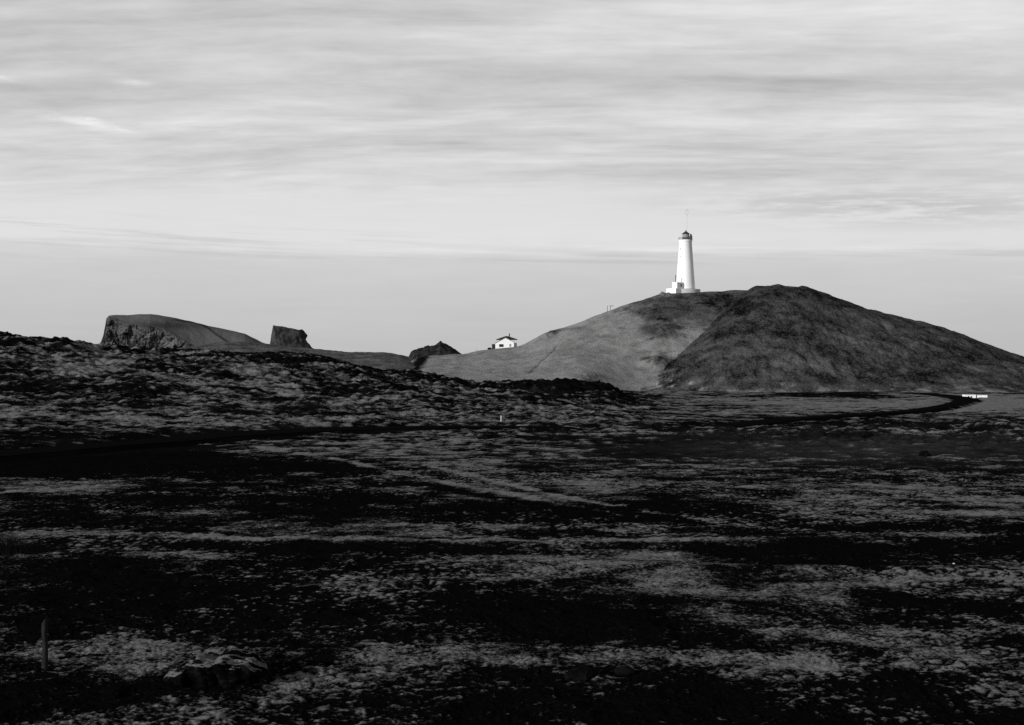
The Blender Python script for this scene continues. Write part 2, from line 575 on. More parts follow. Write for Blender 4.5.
struct(grid_mesh('ground', GX, GY, ZG, m_ground, {'moss_shade': MOSS_SHADE, 'gravel': GRAV}))

# road surface draped on its bed
m_road, q, b = material('gravel_with_shade')
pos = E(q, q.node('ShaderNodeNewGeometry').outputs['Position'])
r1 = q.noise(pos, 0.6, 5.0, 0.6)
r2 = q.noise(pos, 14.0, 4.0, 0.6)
set_grey(q, b, 0.001 + r1 * 0.004 + r2 * 0.004)  # gravel near black, with the embankment's shade put into its colour
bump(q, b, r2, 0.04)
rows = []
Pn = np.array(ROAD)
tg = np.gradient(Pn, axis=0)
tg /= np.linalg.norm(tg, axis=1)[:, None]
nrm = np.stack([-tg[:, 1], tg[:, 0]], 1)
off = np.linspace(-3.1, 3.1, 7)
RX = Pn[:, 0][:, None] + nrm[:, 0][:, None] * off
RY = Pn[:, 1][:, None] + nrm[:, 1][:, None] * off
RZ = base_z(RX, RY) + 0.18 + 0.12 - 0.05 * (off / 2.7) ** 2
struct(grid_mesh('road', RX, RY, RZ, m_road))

# the sea beyond
m_sea, q, b = material('sea_water')
pos = E(q, q.node('ShaderNodeNewGeometry').outputs['Position'])
set_grey(q, b, 0.03)
b.inputs['Roughness'].default_value = 0.25
b.inputs['Specular IOR Level'].default_value = 0.5
bump(q, b, q.noise(pos, 0.08, 4.0, 0.6), 0.5)
bm = bmesh.new()
bmesh.ops.create_circle(bm, cap_ends=True, radius=90000, segments=64, matrix=Matrix.Translation((0, 0, -24)))
struct(link('sea', bm, m_sea))


# ------------------------------------------------------------------ lighthouse hill
def curve(pts, soft=0.0):
    xs = np.array([p[0] for p in pts], float); ys = np.array([p[1] for p in pts], float)
    if soft:
        g = np.arange(xs[0] - 60, xs[-1] + 60, 0.5)
        kk = np.exp(-(np.arange(-80, 81) * 0.5 / soft) ** 2 / 2)
        v_ = np.convolve(np.pad(np.interp(g, xs, ys), 80, 'edge'), kk / kk.sum(), 'valid')
        return lambda v: np.interp(v, g, v_)
    return lambda v: np.interp(v, xs, ys)

D_A, D_B = 674.0, 655.0
hx = np.arange(372, 1330, 0.75)
hd = np.concatenate([np.linspace(545, 720, 300), np.linspace(721, 860, 60)])
HPX, HD = np.meshgrid(hx, hd)
HX = (HPX - W / 2) / F * HD
crestA = curve([(372, 392), (395, 376), (408, 362), (420, 357.5), (440, 356), (465, 354), (478, 350.5), (490, 349), (520, 346.5), (530, 341.5), (545, 334), (570, 325.5),
                (600, 313.5), (625, 305), (645, 299), (658, 293.5), (700, 292.5), (722, 290.5), (745, 289.5), (780, 292), (820, 305),
                (880, 325), (960, 350), (1060, 375), (1150, 392), (1330, 396)], 5.0)
crestB = curve([(640, 402), (650, 392), (660, 374), (680, 354), (700, 336), (722, 313), (740, 296), (752, 288.5), (765, 286.5), (778, 286), (800, 287), (812, 289),
                (830, 296), (860, 306), (885, 313.5), (910, 319.5), (935, 325), (960, 334), (990, 345), (1024, 357), (1070, 369), (1120, 379), (1200, 389), (1330, 394)], 3.5)
distB = curve([(640, 588), (660, 597), (690, 618), (722, 640), (745, 653), (800, 658), (1330, 650)], 8.0)
zA = zrow(crestA(HPX), D_A)
footdA = 548 + 30 * sstep(560, 640, HPX)
tA = np.clip((HD - footdA) / (D_A - footdA), 0, 1)
back = np.clip((HD - 706) / 130, 0, 1)
footA = -14.2
pA = tA ** 1.15
ZA = footA + (zA - footA) * pA
zA = zA - 0.012 * np.clip(HD - D_A, 0, 32)
ZA = np.where(HD > D_A, zA - (zA + 34) * (back ** 1.6), ZA)
# the terrace on which the house stands keeps level nearer to the viewer
zB = np.array([zrow(r, dd) for r, dd in zip(crestB(hx), distB(hx))])[None, :] + 0 * HPX
dB = distB(HPX)
footd = 560 + 20 * np.exp(-((HPX - 650) / 60) ** 2)
tB = np.clip((HD - footd) / np.maximum(dB - footd, 4), 0, 1)
pB = 0.72 * tB + 0.28 * np.sin(tB * np.pi / 2)
footB = -14.0
ZBh = footB + (zB - footB) * pB
ZBh = np.where(HD > dB, zB - (HD - dB) * 0.42, ZBh)
ZBh = np.where(HPX < 640, -60, ZBh)
KS = 1.2
ZBh = ZBh + (1 - 0.8 * tB ** 3) * 0.9 * fbm(HX / 9, HD / 9, 47, 4, 0.6) * np.clip((ZBh + 13) / 6, 0, 1)
hh = np.clip(0.5 + 0.5 * (ZBh - ZA) / KS, 0, 1)
HZ = ZA * (1 - hh) + ZBh * hh + KS * hh * (1 - hh)
isB = sstep(-3.2, 1.2, ZBh - ZA + 3.6 * fbm(HX / 8, HD / 6, 44, 5, 0.7))
slope_w = np.clip((HZ + 14) / 8, 0, 1)
nA = fbm(HX / 26, HD / 26, 51, 3) * 0.9 + fbm(HX / 6, HD / 7, 52, 3) * 0.28
nB = fbm(HX / 22, HD / 22, 53, 3) * 1.3 + np.abs(perlin(HX / 9 + HD / 40, HD / 26, 154)) * 1.8 + np.abs(perlin(HX / 7.5, HD / 7, 54)) * 1.1 + np.abs(perlin(HX / 2.9, HD / 2.6, 55)) * 0.6 + perlin(HX / 1.1, HD / 1.3, 57) * 0.25
away = 1 - np.exp(-((HPX - 684) / 26) ** 2 - ((HD - 684) / 26) ** 2)
away *= 1 - np.exp(-((HPX - 504) / 24) ** 2 - ((HD - 684) / 22) ** 2)
HZ = HZ + slope_w * away * (nA * (1 - isB) * 0.8 + nB * isB * 0.75 * (1 - 0.6 * tB ** 4))
_, HPY = to_pix(HX, HD, HZ)
# rock knobs that stand out of the grass, a gully running down the left flank
for (cx, cy, sx, sy, a) in [(660, 331, 9, 3.5, 1.4), (672, 336, 7, 3, 1.2), (645, 327, 6, 2.5, .8), (661, 363, 9, 6, 2.0), (662, 294, 3, 2, 1.2), (668, 293.5, 2, 1.5, .7),
                            (778, 287, 5, 2, 1.2), (757, 288, 5, 2, .8), (804, 288, 5, 2, 1.0), (590, 376, 12, 4, .8), (552, 333, 3, 2, .9), (546, 336, 2.5, 2, .9)]:
    HZ += a * np.exp(-((HPX - cx) / sx) ** 2 - ((HPY - cy) / sy) ** 2) * (0.7 + 0.6 * perlin(HX / 2, HD / 2, 61))
gul = np.exp(-((HPX - np.interp(HPY, [330, 338, 350, 360, 376], [568, 563, 554, 543, 526]) - 2.2 * fbm(HX / 4, HD / 6, 68, 3)) / 1.5) ** 2) * sstep(332, 343, HPY) * sstep(380, 368, HPY) * (0.55 + 0.5 * perlin(HX / 6, HD / 5, 69))
HZ -= gul * 0.7
grass = 0.95 * (1 - isB)
for (cx, cy, sx, sy, a) in [(690, 306, 45, 12, -.42), (722, 308, 34, 16, -.22), (700, 330, 30, 10, -.15), (720, 297, 35, 8, -.3), (648, 330, 16, 5, -.35), (672, 336, 14, 5, -.4), (660, 333, 10, 4, -.3), (640, 312, 20, 5, -.2),
                            (662, 363, 12, 9, -.9), (590, 377, 16, 6, -.5), (610, 350, 35, 9, -.12), (640, 300, 14, 5, -.4), (600, 335, 25, 5, -.12),
                            (575, 329, 30, 2.5, -.4), (552, 332, 6, 3, -.6), (443, 366, 4, 8, -.10), (648, 372, 16, 10, .10)]:
    grass += a * np.exp(-((HPX - cx) / sx) ** 2 - ((HPY - cy) / sy) ** 2)
grass -= gul * 0.8
nearB = np.exp(-np.clip(ZBh - ZA, 0, 50) / 3.5) * isB
grass += nearB * (0.10 + 0.75 * np.clip(fbm(HX / 7, HD / 6, 79, 4, 0.65), -0.2, 1)) + isB * 0.30 * np.clip(fbm(HX / 19, HD / 15, 80, 4, 0.6), -0.3, 1)
grass += (fbm(HX / 24, HD / 20, 66, 5, 0.65) * 0.26 - 0.03) * (1 - isB)
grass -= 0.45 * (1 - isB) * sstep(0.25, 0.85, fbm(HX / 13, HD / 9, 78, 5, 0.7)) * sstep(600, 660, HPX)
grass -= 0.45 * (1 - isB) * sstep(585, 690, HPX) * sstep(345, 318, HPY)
for (cx, cy, sx, sy, a) in [(980, 350, 60, 12, -.10), (930, 375, 60, 6, -.12), (860, 340, 80, 20, .10), (760, 300, 30, 8, -.08), (700, 375, 40, 12, -.10)]:
    grass += a * isB * np.exp(-((HPX - cx) / sx) ** 2 - ((HPY - cy) / sy) ** 2)
# path: a dark track up the far left end of the hill
trk = np.exp(-((HPX - np.interp(HPY, [354, 360, 368, 380], [423, 421, 414, 404])) / 6.0) ** 2)
grass = grass - trk * 2.6 * (0.8 + 0.3 * fbm(HX / 3, HD / 3, 77, 2))

m_hill, q, b = material('hill_turf_and_scree')
pos = E(q, q.node('ShaderNodeNewGeometry').outputs['Position'])
g1 = q.noise(pos, 0.16, 5.0, 0.62)
g2 = q.noise(pos, 0.9, 5.0, 0.65)
g3 = q.noise(pos, 4.0, 4.0, 0.6)
gr = q.attr('grass')
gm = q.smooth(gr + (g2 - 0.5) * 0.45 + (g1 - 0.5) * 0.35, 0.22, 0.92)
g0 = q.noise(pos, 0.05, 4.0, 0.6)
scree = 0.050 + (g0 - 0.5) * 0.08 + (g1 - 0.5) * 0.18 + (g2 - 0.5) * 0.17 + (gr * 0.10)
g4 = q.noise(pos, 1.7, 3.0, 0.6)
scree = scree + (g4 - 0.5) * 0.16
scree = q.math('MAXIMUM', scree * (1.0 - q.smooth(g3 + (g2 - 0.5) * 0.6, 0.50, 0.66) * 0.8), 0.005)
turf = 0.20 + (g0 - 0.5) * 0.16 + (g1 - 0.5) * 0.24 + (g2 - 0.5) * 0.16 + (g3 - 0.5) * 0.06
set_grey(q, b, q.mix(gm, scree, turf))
bump(q, b, g2 * 1.0 + g3 * 0.5, 0.45)
b.inputs['Specular IOR Level'].default_value = 0.0
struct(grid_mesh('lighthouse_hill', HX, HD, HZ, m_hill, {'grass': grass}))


def hill_z(px, d):
    j = np.clip(np.searchsorted(hx, px) - 1, 0, len(hx) - 2)
    i = np.clip(np.searchsorted(hd, d) - 1, 0, len(hd) - 2)
    s, t = (px - hx[j]) / (hx[j + 1] - hx[j]), (d - hd[i]) / (hd[i + 1] - hd[i])
    return float((HZ[i, j] * (1 - s) + HZ[i, j + 1] * s) * (1 - t) + (HZ[i + 1, j] * (1 - s) + HZ[i + 1, j + 1] * s) * t)


def hill_at(px, d):
    return Vector(((px - W / 2) / F * d, d, hill_z(px, d)))


# ------------------------------------------------------------------ headland, grassy rise, rock stack, crag
def rock_material(name, lo, hi, top=None, sx=1.0, sz=0.25, top_at=0.55, bd=0.4):
    m, q, b = material(name)
    pos = E(q, q.node('ShaderNodeNewGeometry').outputs['Position'])
    px_, py_, pz_ = q.sep(pos)
    _, _, nz = q.sep(E(q, q.node('ShaderNodeNewGeometry').outputs['Normal']))
    v = q.vec(px_ * sx, py_ * sx, pz_ * sz)
    a = q.noise(v, 0.35, 6.0, 0.65)
    c = q.noise(v, 1.6, 4.0, 0.6)
    g = lo + (hi - lo) * q.smooth(a + (c - 0.5) * 0.5, 0.35, 0.75)
    if top:
        f = q.smooth(nz + (a - 0.5) * 0.5, top_at - 0.15, top_at + 0.15)
        if bd < 0.1:                     # lichen grows in broken crusts
            f = f * q.smooth(c + (q.noise(v, 4.0, 4.0, 0.65) - 0.5) * 1.2 + (a - 0.5) * 0.8, 0.26, 0.48)
        g = q.mix(f, g, top * (0.75 + c * 0.5))
    g = g * (1.0 - q.attr('trail_dark') * 0.75)
    set_grey(q, b, g)
    bump(q, b, a * 1.2 + c * 0.5, bd)
    b.inputs['Specular IOR Level'].default_value = 0.0
    return m


m_cliff = rock_material('cliff_rock', 0.004, 0.10, 0.115, 0.8, 0.45, 0.62)
DH = 930.0
cx_ = np.concatenate([np.linspace(95, 112, 70), np.linspace(112.2, 205, 300), np.linspace(205.5, 350, 160)])
top = curve([(95, 352), (98, 346), (101, 342), (103.5, 335), (105.2, 326), (106.3, 319), (108.5, 316.2), (113, 315.2), (117, 315), (130, 315.2), (140, 314.2), (150, 314), (158, 315), (175, 318), (192, 321.5), (200, 323.5),
             (207, 325.5), (222, 328.5), (245, 333.5), (262, 342.5), (285, 350), (310, 356), (350, 362)])
edge = curve([(95, 353), (98, 347), (101, 343.5), (103.5, 337), (105.2, 329), (106.3, 322), (109, 318.5), (118, 322), (130, 324), (150, 326), (165, 330), (178, 337), (190, 343), (205, 349), (230, 354), (350, 366)])
prof_t = np.linspace(0, 1, 150)
CPX, TT = np.meshgrid(cx_, prof_t)
zt, ze = zrow(top(CPX), DH), zrow(edge(CPX), DH - 40)
zb = zrow(362, DH - 55) + 0 * CPX
dep = np.zeros_like(CPX); hz = np.zeros_like(CPX)
a = np.clip(TT / 0.45, 0, 1); c = np.clip((TT - 0.45) / 0.35, 0, 1); e = np.clip((TT - 0.8) / 0.2, 0, 1)
wid = sstep(95, 112, CPX)
dep = DH - 52 + 12 * a + 40 * c * wid + 60 * e * (0.3 + 0.7 * wid)
hz = np.where(TT < 0.45, zb + (ze - zb) * a, np.where(TT < 0.8, ze + (zt - ze) * np.sin(c * np.pi / 2), zt - (zt - zb) * e ** 1.5))
cx3 = (CPX - W / 2) / F * DH
facew = np.sin(np.clip(a, 0, 1) * np.pi) ** 0.5 * (TT < 0.45) * sstep(96, 104, CPX) * (1 - sstep(180, 215, CPX))
cw = cx3 + 2.0 * perlin(cx3 / 8, hz / 6, 76)
rn = perlin(cw / 12.0, hz / 18, 71) * 5.0 + np.abs(perlin(cw / 5.2, hz / 10, 72)) * 4.0 + np.abs(perlin(cw / 2.3, hz / 2.6, 75)) * 1.1 + perlin(cw / 1.0, hz / 1.3, 73) * 0.5
dep = dep - facew * rn
hz += (1 - (TT < 0.45)) * (TT < 0.99) * fbm(cx3 / 9, dep / 9, 74, 3) * 0.22
hX = (CPX - W / 2) / F * dep
hpx, hpy = to_pix(hX, dep, hz)
trail_dark = np.exp(-((hpy - np.interp(hpx, [150, 178, 197, 207, 216, 232], [318, 320.5, 322.5, 327, 334, 345])) / 1.3) ** 2) * sstep(160, 185, hpx) * sstep(240, 228, hpx)
trail_dark = np.maximum(trail_dark, 0.7 * np.exp(-((hpx - 165) / 45) ** 2 - ((hpy - 325.5) / 4) ** 2))  # plus a broad darker patch along the upper cliff edge
struct(grid_mesh('headland', hX, dep, hz, m_cliff, {'trail_dark': trail_dark}))


def ridge_hill(name, pts, D_, front, back, base_row, mat, rough=0.4, lam=6.0, nx=260, nt=90, seed=80, shape=1.0):
    t_ = curve(pts)
    xs = np.linspace(pts[0][0], pts[-1][0], nx)
    A, T = np.meshgrid(xs, np.linspace(-1, 1, nt))
    zc = zrow(t_(A), D_); zb_ = zrow(base_row, D_)
    d_ = D_ + np.where(T < 0, T * front, T * back)
    prof = np.cos(np.clip(np.abs(T), 0, 1) * np.pi / 2) ** shape
    Z_ = zb_ + (zc - zb_) * prof
    X_ = (A - W / 2) / F * d_
    w_ = np.clip((zc - zb_) / 3.0, 0, 1)
    Z_ = Z_ + w_ * rough * (fbm(X_ / lam, d_ / lam, seed, 4, 0.6))
    return grid_mesh(name, X_, d_, Z_, mat)


m_slope, q, b = material('grassy_slope_turf')
pos = E(q, q.node('ShaderNodeNewGeometry').outputs['Position'])
g1 = q.noise(pos, 0.10, 5.0, 0.6)
g2 = q.noise(pos, 0.7, 5.0, 0.65)
set_grey(q, b, q.math('MAXIMUM', 0.085 + (g1 - 0.5) * 0.26 + (g2 - 0.5) * 0.16, 0.010))
bump(q, b, g2, 0.5)
b.inputs['Specular IOR Level'].default_value = 0.0
struct(ridge_hill('grassy_rise', [(120, 362), (150, 353), (180, 348), (200, 345), (225, 342.5), (250, 342.5), (275, 345), (300, 348), (325, 350.5), (345, 352), (365, 352.5), (385, 353),
                                  (400, 355), (412, 358), (430, 364), (450, 372)], 720, 130, 120, 376, m_slope, 0.5, 12, seed=85))

# lone rock stack with a skirt of scree on its right
m_stack = rock_material('stack_rock', 0.012, 0.07, 0.05, 1.0, 0.4, 0.7)
DS = 900.0
bm = bmesh.new()
bmesh.ops.create_cube(bm, size=1.0)
bmesh.ops.subdivide_edges(bm, edges=list(bm.edges), cuts=22, use_grid_fill=True)
topc = curve([(0, 325.6), (0.25, 326.5), (0.55, 328.4), (0.82, 330.2), (0.93, 329.6), (1, 331.5)])
pxm = DS / F
for v in bm.verts:
    s, t, h = v.co.x + 0.5, v.co.y, v.co.z + 0.5
    left = np.interp(h, [0, 0.4, 1], [268.5, 270.3, 273.0])
    right = np.interp(h, [0, 0.25, 0.45, 0.6, 0.8, 1], [318, 311.5, 307.5, 305.5, 307.2, 304.5])
    px = left + (right - left) * s
    row = 352 + (float(topc(s)) - 352) * h
    round_ = 1 - 0.35 * (2 * abs(s - 0.5)) ** 3
    v.co = (px, t * round_ * (1.25 - 0.35 * h), row)
co = np.array([v.co[:] for v in bm.verts])
wx, wz = (co[:, 0] - W / 2) / F * DS, zrow(co[:, 2], DS)
wd = DS + co[:, 1] * 20
nn = perlin(wx / 4, wz / 9, 91) * 1.6 + np.abs(perlin(wx / 1.7, wz / 4, 92)) * 1.4 + perlin(wd / 3, wz / 3, 93) * 0.6
for v, x_, d_, z_, k_, c_ in zip(bm.verts, wx, wd, wz, nn, co):
    v.co = (x_ * d_ / DS + 0.25 * k_, d_ - k_ * (1 if c_[1] < 0 else -1), z_ + 0.12 * k_)
cen = Vector(((290 - W / 2) / F * DS, DS, zrow(352, DS)))
for v in bm.verts:
    v.co -= cen
o = link('rock_stack', bm, m_stack, smooth=True)
o.location = cen
tag(o, 'dark blocky rock stack standing alone on the grassy skyline right of the cliff', 'rock')

m_crag = rock_material('crag_lava', 0.01, 0.045, None, 1.0, 0.8)
bmx = ridge_hill('lava_crag', [(404, 366), (407, 360), (409.5, 355), (411, 352), (414, 350), (418, 349), (423, 348), (426, 346.3), (428, 345.5), (430, 346.4), (432, 345.6), (436, 344.8), (438.5, 343),
                               (440.3, 341.2), (443, 343), (447, 344.6), (452, 347.2), (457, 351), (463, 355), (470, 360)], 735, 22, 30, 366, m_crag, 0.45, 3.0, 200, 60, 95, 0.8)
tag(bmx, 'jagged dark lava crag on the skyline left of the white house', 'rock')

# ------------------------------------------------------------------ materials for built things
m_white = simple('white_render', 0.80, 0.04, 0.8, 0.7)
m_conc = simple('grey_concrete', 0.42, 0.12, 0.8, 0.9)
m_dark = simple('dark_paint', 0.03, 0.3, 2.0, 0.5)
m_roof = simple('dark_roofing', 0.018, 0.3, 2.0, 0.7)
m_steel = simple('grey_steel', 0.22, 0.2, 4.0, 0.5, 0.4)
m_mesh = simple('weathered_steel', 0.35, 0.2, 4.0, 0.6, 0.3)
m_wood = simple('weathered_wood', 0.016, 0.7, 6.0, 0.9, 0.05)
m_pale = simple('pale_panel', 0.50, 0.08, 1.0, 0.7)
m_glass, q, b = material('window_glass')
set_grey(q, b, 0.015)
b.inputs['Roughness'].default_value = 0.12
b.inputs['Specular IOR Level'].default_value = 0.4

# ------------------------------------------------------------------ lighthouse
DL = 688.0
PXM = DL / F                                  # metres per picture unit at that distance
zl = zrow(292.6, DL)
LX = (686.0 - W / 2) / F * DL
lh = thing('lighthouse', 'tall tapering white lighthouse with dark lantern on the hilltop', 'lighthouse', (LX, DL, zl))
bm = bmesh.new()
lathe(bm, [(6.9, -3.0), (6.9, 1.45), (6.5, 1.55)], 48)
link('plinth', bm, m_conc, lh)
bm = bmesh.new()
rb, rt, ht = 9.6 * PXM, 6.3 * PXM, 25.0
lathe(bm, [(rb * 1.03, 1.5), (rb, 2.2), (rb + (rt - rb) * 0.5, 13.2), (rt, ht - 0.6), (rt * 1.02, ht - 0.5), (rt * 1.10, ht), (rt * 1.10, ht + 0.35)], 64)
tw = link('tower', bm, m_white, lh, smooth=True)
tw.location.x = -0.3
bm = bmesh.new()
lathe(bm, [(rt * 1.12, ht + 0.36), (rt * 1.12, ht + 0.55), (rt * 0.4, ht + 0.6)], 48)
gal = link('gallery', bm, m_conc, lh)
gal.location.x = -0.3
bm = bmesh.new()
R_ = rt * 1.09
for k_ in range(28):
    an = 2 * math.pi * k_ / 28
    tube(bm, (R_ * math.cos(an), R_ * math.sin(an), ht + 0.55), (R_ * math.cos(an), R_ * math.sin(an), ht + 1.7), 0.05, seg=5)
for zz_ in (1.1, 1.7):
    for k_ in range(28):
        a1, a2 = 2 * math.pi * k_ / 28, 2 * math.pi * (k_ + 1) / 28
        tube(bm, (R_ * math.cos(a1), R_ * math.sin(a1), ht + zz_), (R_ * math.cos(a2), R_ * math.sin(a2), ht + zz_), 0.05, seg=5)
link('railing', bm, m_steel, gal)
bm = bmesh.new()
lathe(bm, [(1.75, ht + 0.6), (1.75, ht + 1.7), (1.68, ht + 1.75)], 12)
lan = link('lantern', bm, m_dark, lh)
lan.location.x = -0.1
bm = bmesh.new()
lathe(bm, [(1.62, ht + 1.75), (1.62, ht + 3.3)], 12)
link('lantern_glass', bm, m_steel, lan)
bm = bmesh.new()
lathe(bm, [(2.0, ht + 3.3), (1.9, ht + 3.5), (0.5, ht + 4.5), (0.25, ht + 4.7), (0.25, ht + 5.1), (0.05, ht + 5.2)], 16)
link('lantern_roof', bm, m_dark, lan, smooth=False)
bm = bmesh.new()
box(bm, 2.2, -0.9, ht + 1.45, 1.25, 0.9, 2.0)
box(bm, 2.2, -0.9, ht + 2.8, 0.8, 0.6, 0.9)
link('equipment_cabinet', bm, m_dark, lh, bevel=0.04)
bm = bmesh.new()
tube(bm, (0.5, 0.3, ht + 0.6), (0.5, 0.3, ht + 15.8), 0.055, 0.04, 6)
for a_, b_ in [((-.9, 13.7), (0, 15.5)), ((0, 15.5), (.9, 13.7)), ((.9, 13.7), (0, 12.1)), ((0, 12.1), (-.9, 13.7))]:
    tube(bm, (0.5 + a_[0], 0.3, ht + a_[1] + 0.0), (0.5 + b_[0], 0.3, ht + b_[1]), 0.045, seg=5)
link('antenna', bm, m_mesh, lh)
bm = bmesh.new()
tube(bm, (-2.6, -1.2, ht + 0.5), (-2.6, -1.2, ht + 4.4), 0.05, 0.03, 6)
link('whip_antenna', bm, m_mesh, lh)
for zz_ in (17.3, 21.0):                   # slit windows up the lit side
    rr = rb + (rt - rb) * (zz_ - 2.2) / (ht - 2.8)
    an = math.radians(-141)
    bm = bmesh.new()
    box(bm, 0, 0, 0, 0.14, 0.42, 0.75)
    wv = link('window', bm, m_steel, lh)
    wv.location = (-0.3 + rr * math.cos(an), rr * math.sin(an), zz_)
    wv.rotation_euler = (0, 0, an)
# the annex at the foot: a taller entrance block on a lower one, corner towards the viewer
CX, CY = (675.3 - 686.0) * PXM, -7.5
AN = math.radians(42)
def yard(bm, lx, ly, z0, z1, ox=0.0, oy=0.0):
    """Block whose near corner is at CX+ox, CY+oy, running lx to the right-back and ly to the left-back."""
    r, l = Vector((math.cos(AN), math.sin(AN), 0)), Vector((-math.sin(AN), math.cos(AN), 0))
    c_ = Vector((CX + ox, CY + oy, 0)) + r * lx / 2 + l * ly / 2
    box(bm, c_.x, c_.y, (z0 + z1) / 2, lx, ly, z1 - z0, AN)
bm = bmesh.new()
yard(bm, 4.6, 3.2, -2.0, 4.7)
an1 = link('annex', bm, m_white, lh, bevel=0.03)
bm = bmesh.new()
yard(bm, 4.7, 6.2, -3.2, 1.75, -0.7, -1.0)
link('porch', bm, m_white, lh, bevel=0.03)
bm = bmesh.new()
r_ = Vector((math.cos(AN), math.sin(AN), 0)); f_ = Vector((math.sin(AN), -math.cos(AN), 0))
pw = Vector((CX, CY, 3.2)) + r_ * 3.0 + f_ * 0.02
box(bm, pw.x, pw.y, pw.z, 0.9, 0.1, 1.1, AN)
link('window', bm, m_glass, an1)
bm = bmesh.new()
tube(bm, (CX - 0.5, CY + 1.2, 4.6), (CX - 0.5, CY + 1.2, 8.2), 0.22, 0.2, 10)
link('chimney', bm, m_dark, an1)

# ------------------------------------------------------------------ white house on the terrace
DW = 684.0
HM = DW / F
hb = zrow(349.0, DW)
house = thing('house', 'small white gabled house with dark roof on the left shoulder of the hill', 'house', ((504.6 - W / 2) / F * DW, DW, hb))


def hxz(px, py):
    return (px - 504.6) * HM, (349.0 - py) * HM


bm = bmesh.new()
pts = [hxz(495.4, 352), hxz(495.4, 342.9), hxz(505.4, 338.0), hxz(513.9, 342.5), hxz(513.9, 352)]
fr = [bm.verts.new((x_, -1.5, z_)) for x_, z_ in pts]
bk = [bm.verts.new((x_, 3.5, z_)) for x_, z_ in pts]
bm.faces.new(fr); bm.faces.new(bk[::-1])
for i in range(5):
    bm.faces.new((fr[i], bk[i], bk[(i + 1) % 5], fr[(i + 1) % 5]))
link('wall', bm, m_white, house)
bm = bmesh.new()
box(bm, hxz(507, 0)[0], 6.5, hxz(0, 344.5)[1] - 1.5, 19.8 * HM, 6.0, 9.5 * HM)
link('wall', bm, m_white, house)
bm = bmesh.new()                                  # main roof: hipped, wide eaves
ez, rz_ = hxz(0, 339.8)[1], hxz(0, 335.9)[1]
xl, xr = hxz(496.2, 0)[0], hxz(517.4, 0)[0]
lo = [bm.verts.new(p_) for p_ in ((xl, 1.6, ez), (xr, 1.6, ez), (xr, 10.2, ez), (xl, 10.2, ez))]
lo2 = [bm.verts.new((p_.co.x, p_.co.y, ez + 0.28)) for p_ in lo]
rg = [bm.verts.new((hxz(505.5, 0)[0], 5.9, rz_)), bm.verts.new((hxz(508.0, 0)[0], 5.9, rz_))]
bm.faces.new(lo[::-1])
for i in range(4):
    bm.faces.new((lo[i], lo[(i + 1) % 4], lo2[(i + 1) % 4], lo2[i]))
bm.faces.new((lo2[0], lo2[1], rg[1], rg[0])); bm.faces.new((lo2[1], lo2[2], rg[1]))
bm.faces.new((lo2[2], lo2[3], rg[0], rg[1])); bm.faces.new((lo2[3], lo2[0], rg[0]))
roof = link('roof', bm, m_roof, house)
bm = bmesh.new()                                  # thin verge boards on the front gable
for (ax, az), (bx_, bz_) in (((494.8, 343.3), (505.4, 337.95)), ((505.4, 337.95), (514.8, 342.9))):
    p0, p1 = hxz(ax, az), hxz(bx_, bz_)
    v_ = [bm.verts.new((p_[0], y_, p_[1] + dz_)) for p_ in (p0, p1) for y_ in (-1.75, 3.6) for dz_ in (0.02, 0.2)]
    for f_i in ((0, 1, 3, 2), (4, 6, 7, 5), (0, 4, 5, 1), (2, 3, 7, 6), (0, 2, 6, 4), (1, 5, 7, 3)):
        bm.faces.new([v_[i] for i in f_i])
link('gable_roof', bm, m_steel, house)
bm = bmesh.new()
x_, z_ = hxz(509.4, 336.8)
box(bm, x_, 5.0, z_ + 0.5, 0.5, 0.5, 2.4)
link('chimney', bm, m_dark, roof)
def house_window(px0, px1, py0, py1, mat):
    x0, z1 = hxz(px0, py0); x1, z0 = hxz(px1, py1)
    bm = bmesh.new()
    box(bm, (x0 + x1) / 2, -1.53, (z0 + z1) / 2, x1 - x0 + 0.2, 0.06, z1 - z0 + 0.2)
    w_ = link('window', bm, m_white, house)
    bm = bmesh.new()
    box(bm, (x0 + x1) / 2, -1.56, (z0 + z1) / 2, x1 - x0, 0.06, z1 - z0)
    link('pane', bm, mat, w_)
house_window(499.1, 503.5, 344.2, 347.0, m_glass)
house_window(509.3, 511.0, 344.0, 346.8, m_steel)

# dark shed against its left wall
sh = thing('shed', 'small black shed against the left end of the white house', 'shed', pix(493.6, 349.3, 684))
bm = bmesh.new()
box(bm, 0, 0.6, 0.9, 3.3 * HM, 2.2, 2.9)
link('wall', bm, m_roof, sh)
bm = bmesh.new()
box(bm, 0, 0, 2.42, 3.7 * HM, 2.5, 0.14)
link('roof', bm, m_dark, sh)
bm = bmesh.new()
box(bm, 0.1, -1.12, 0.95, 0.8, 0.06, 1.9)
link('door', bm, m_dark, sh)


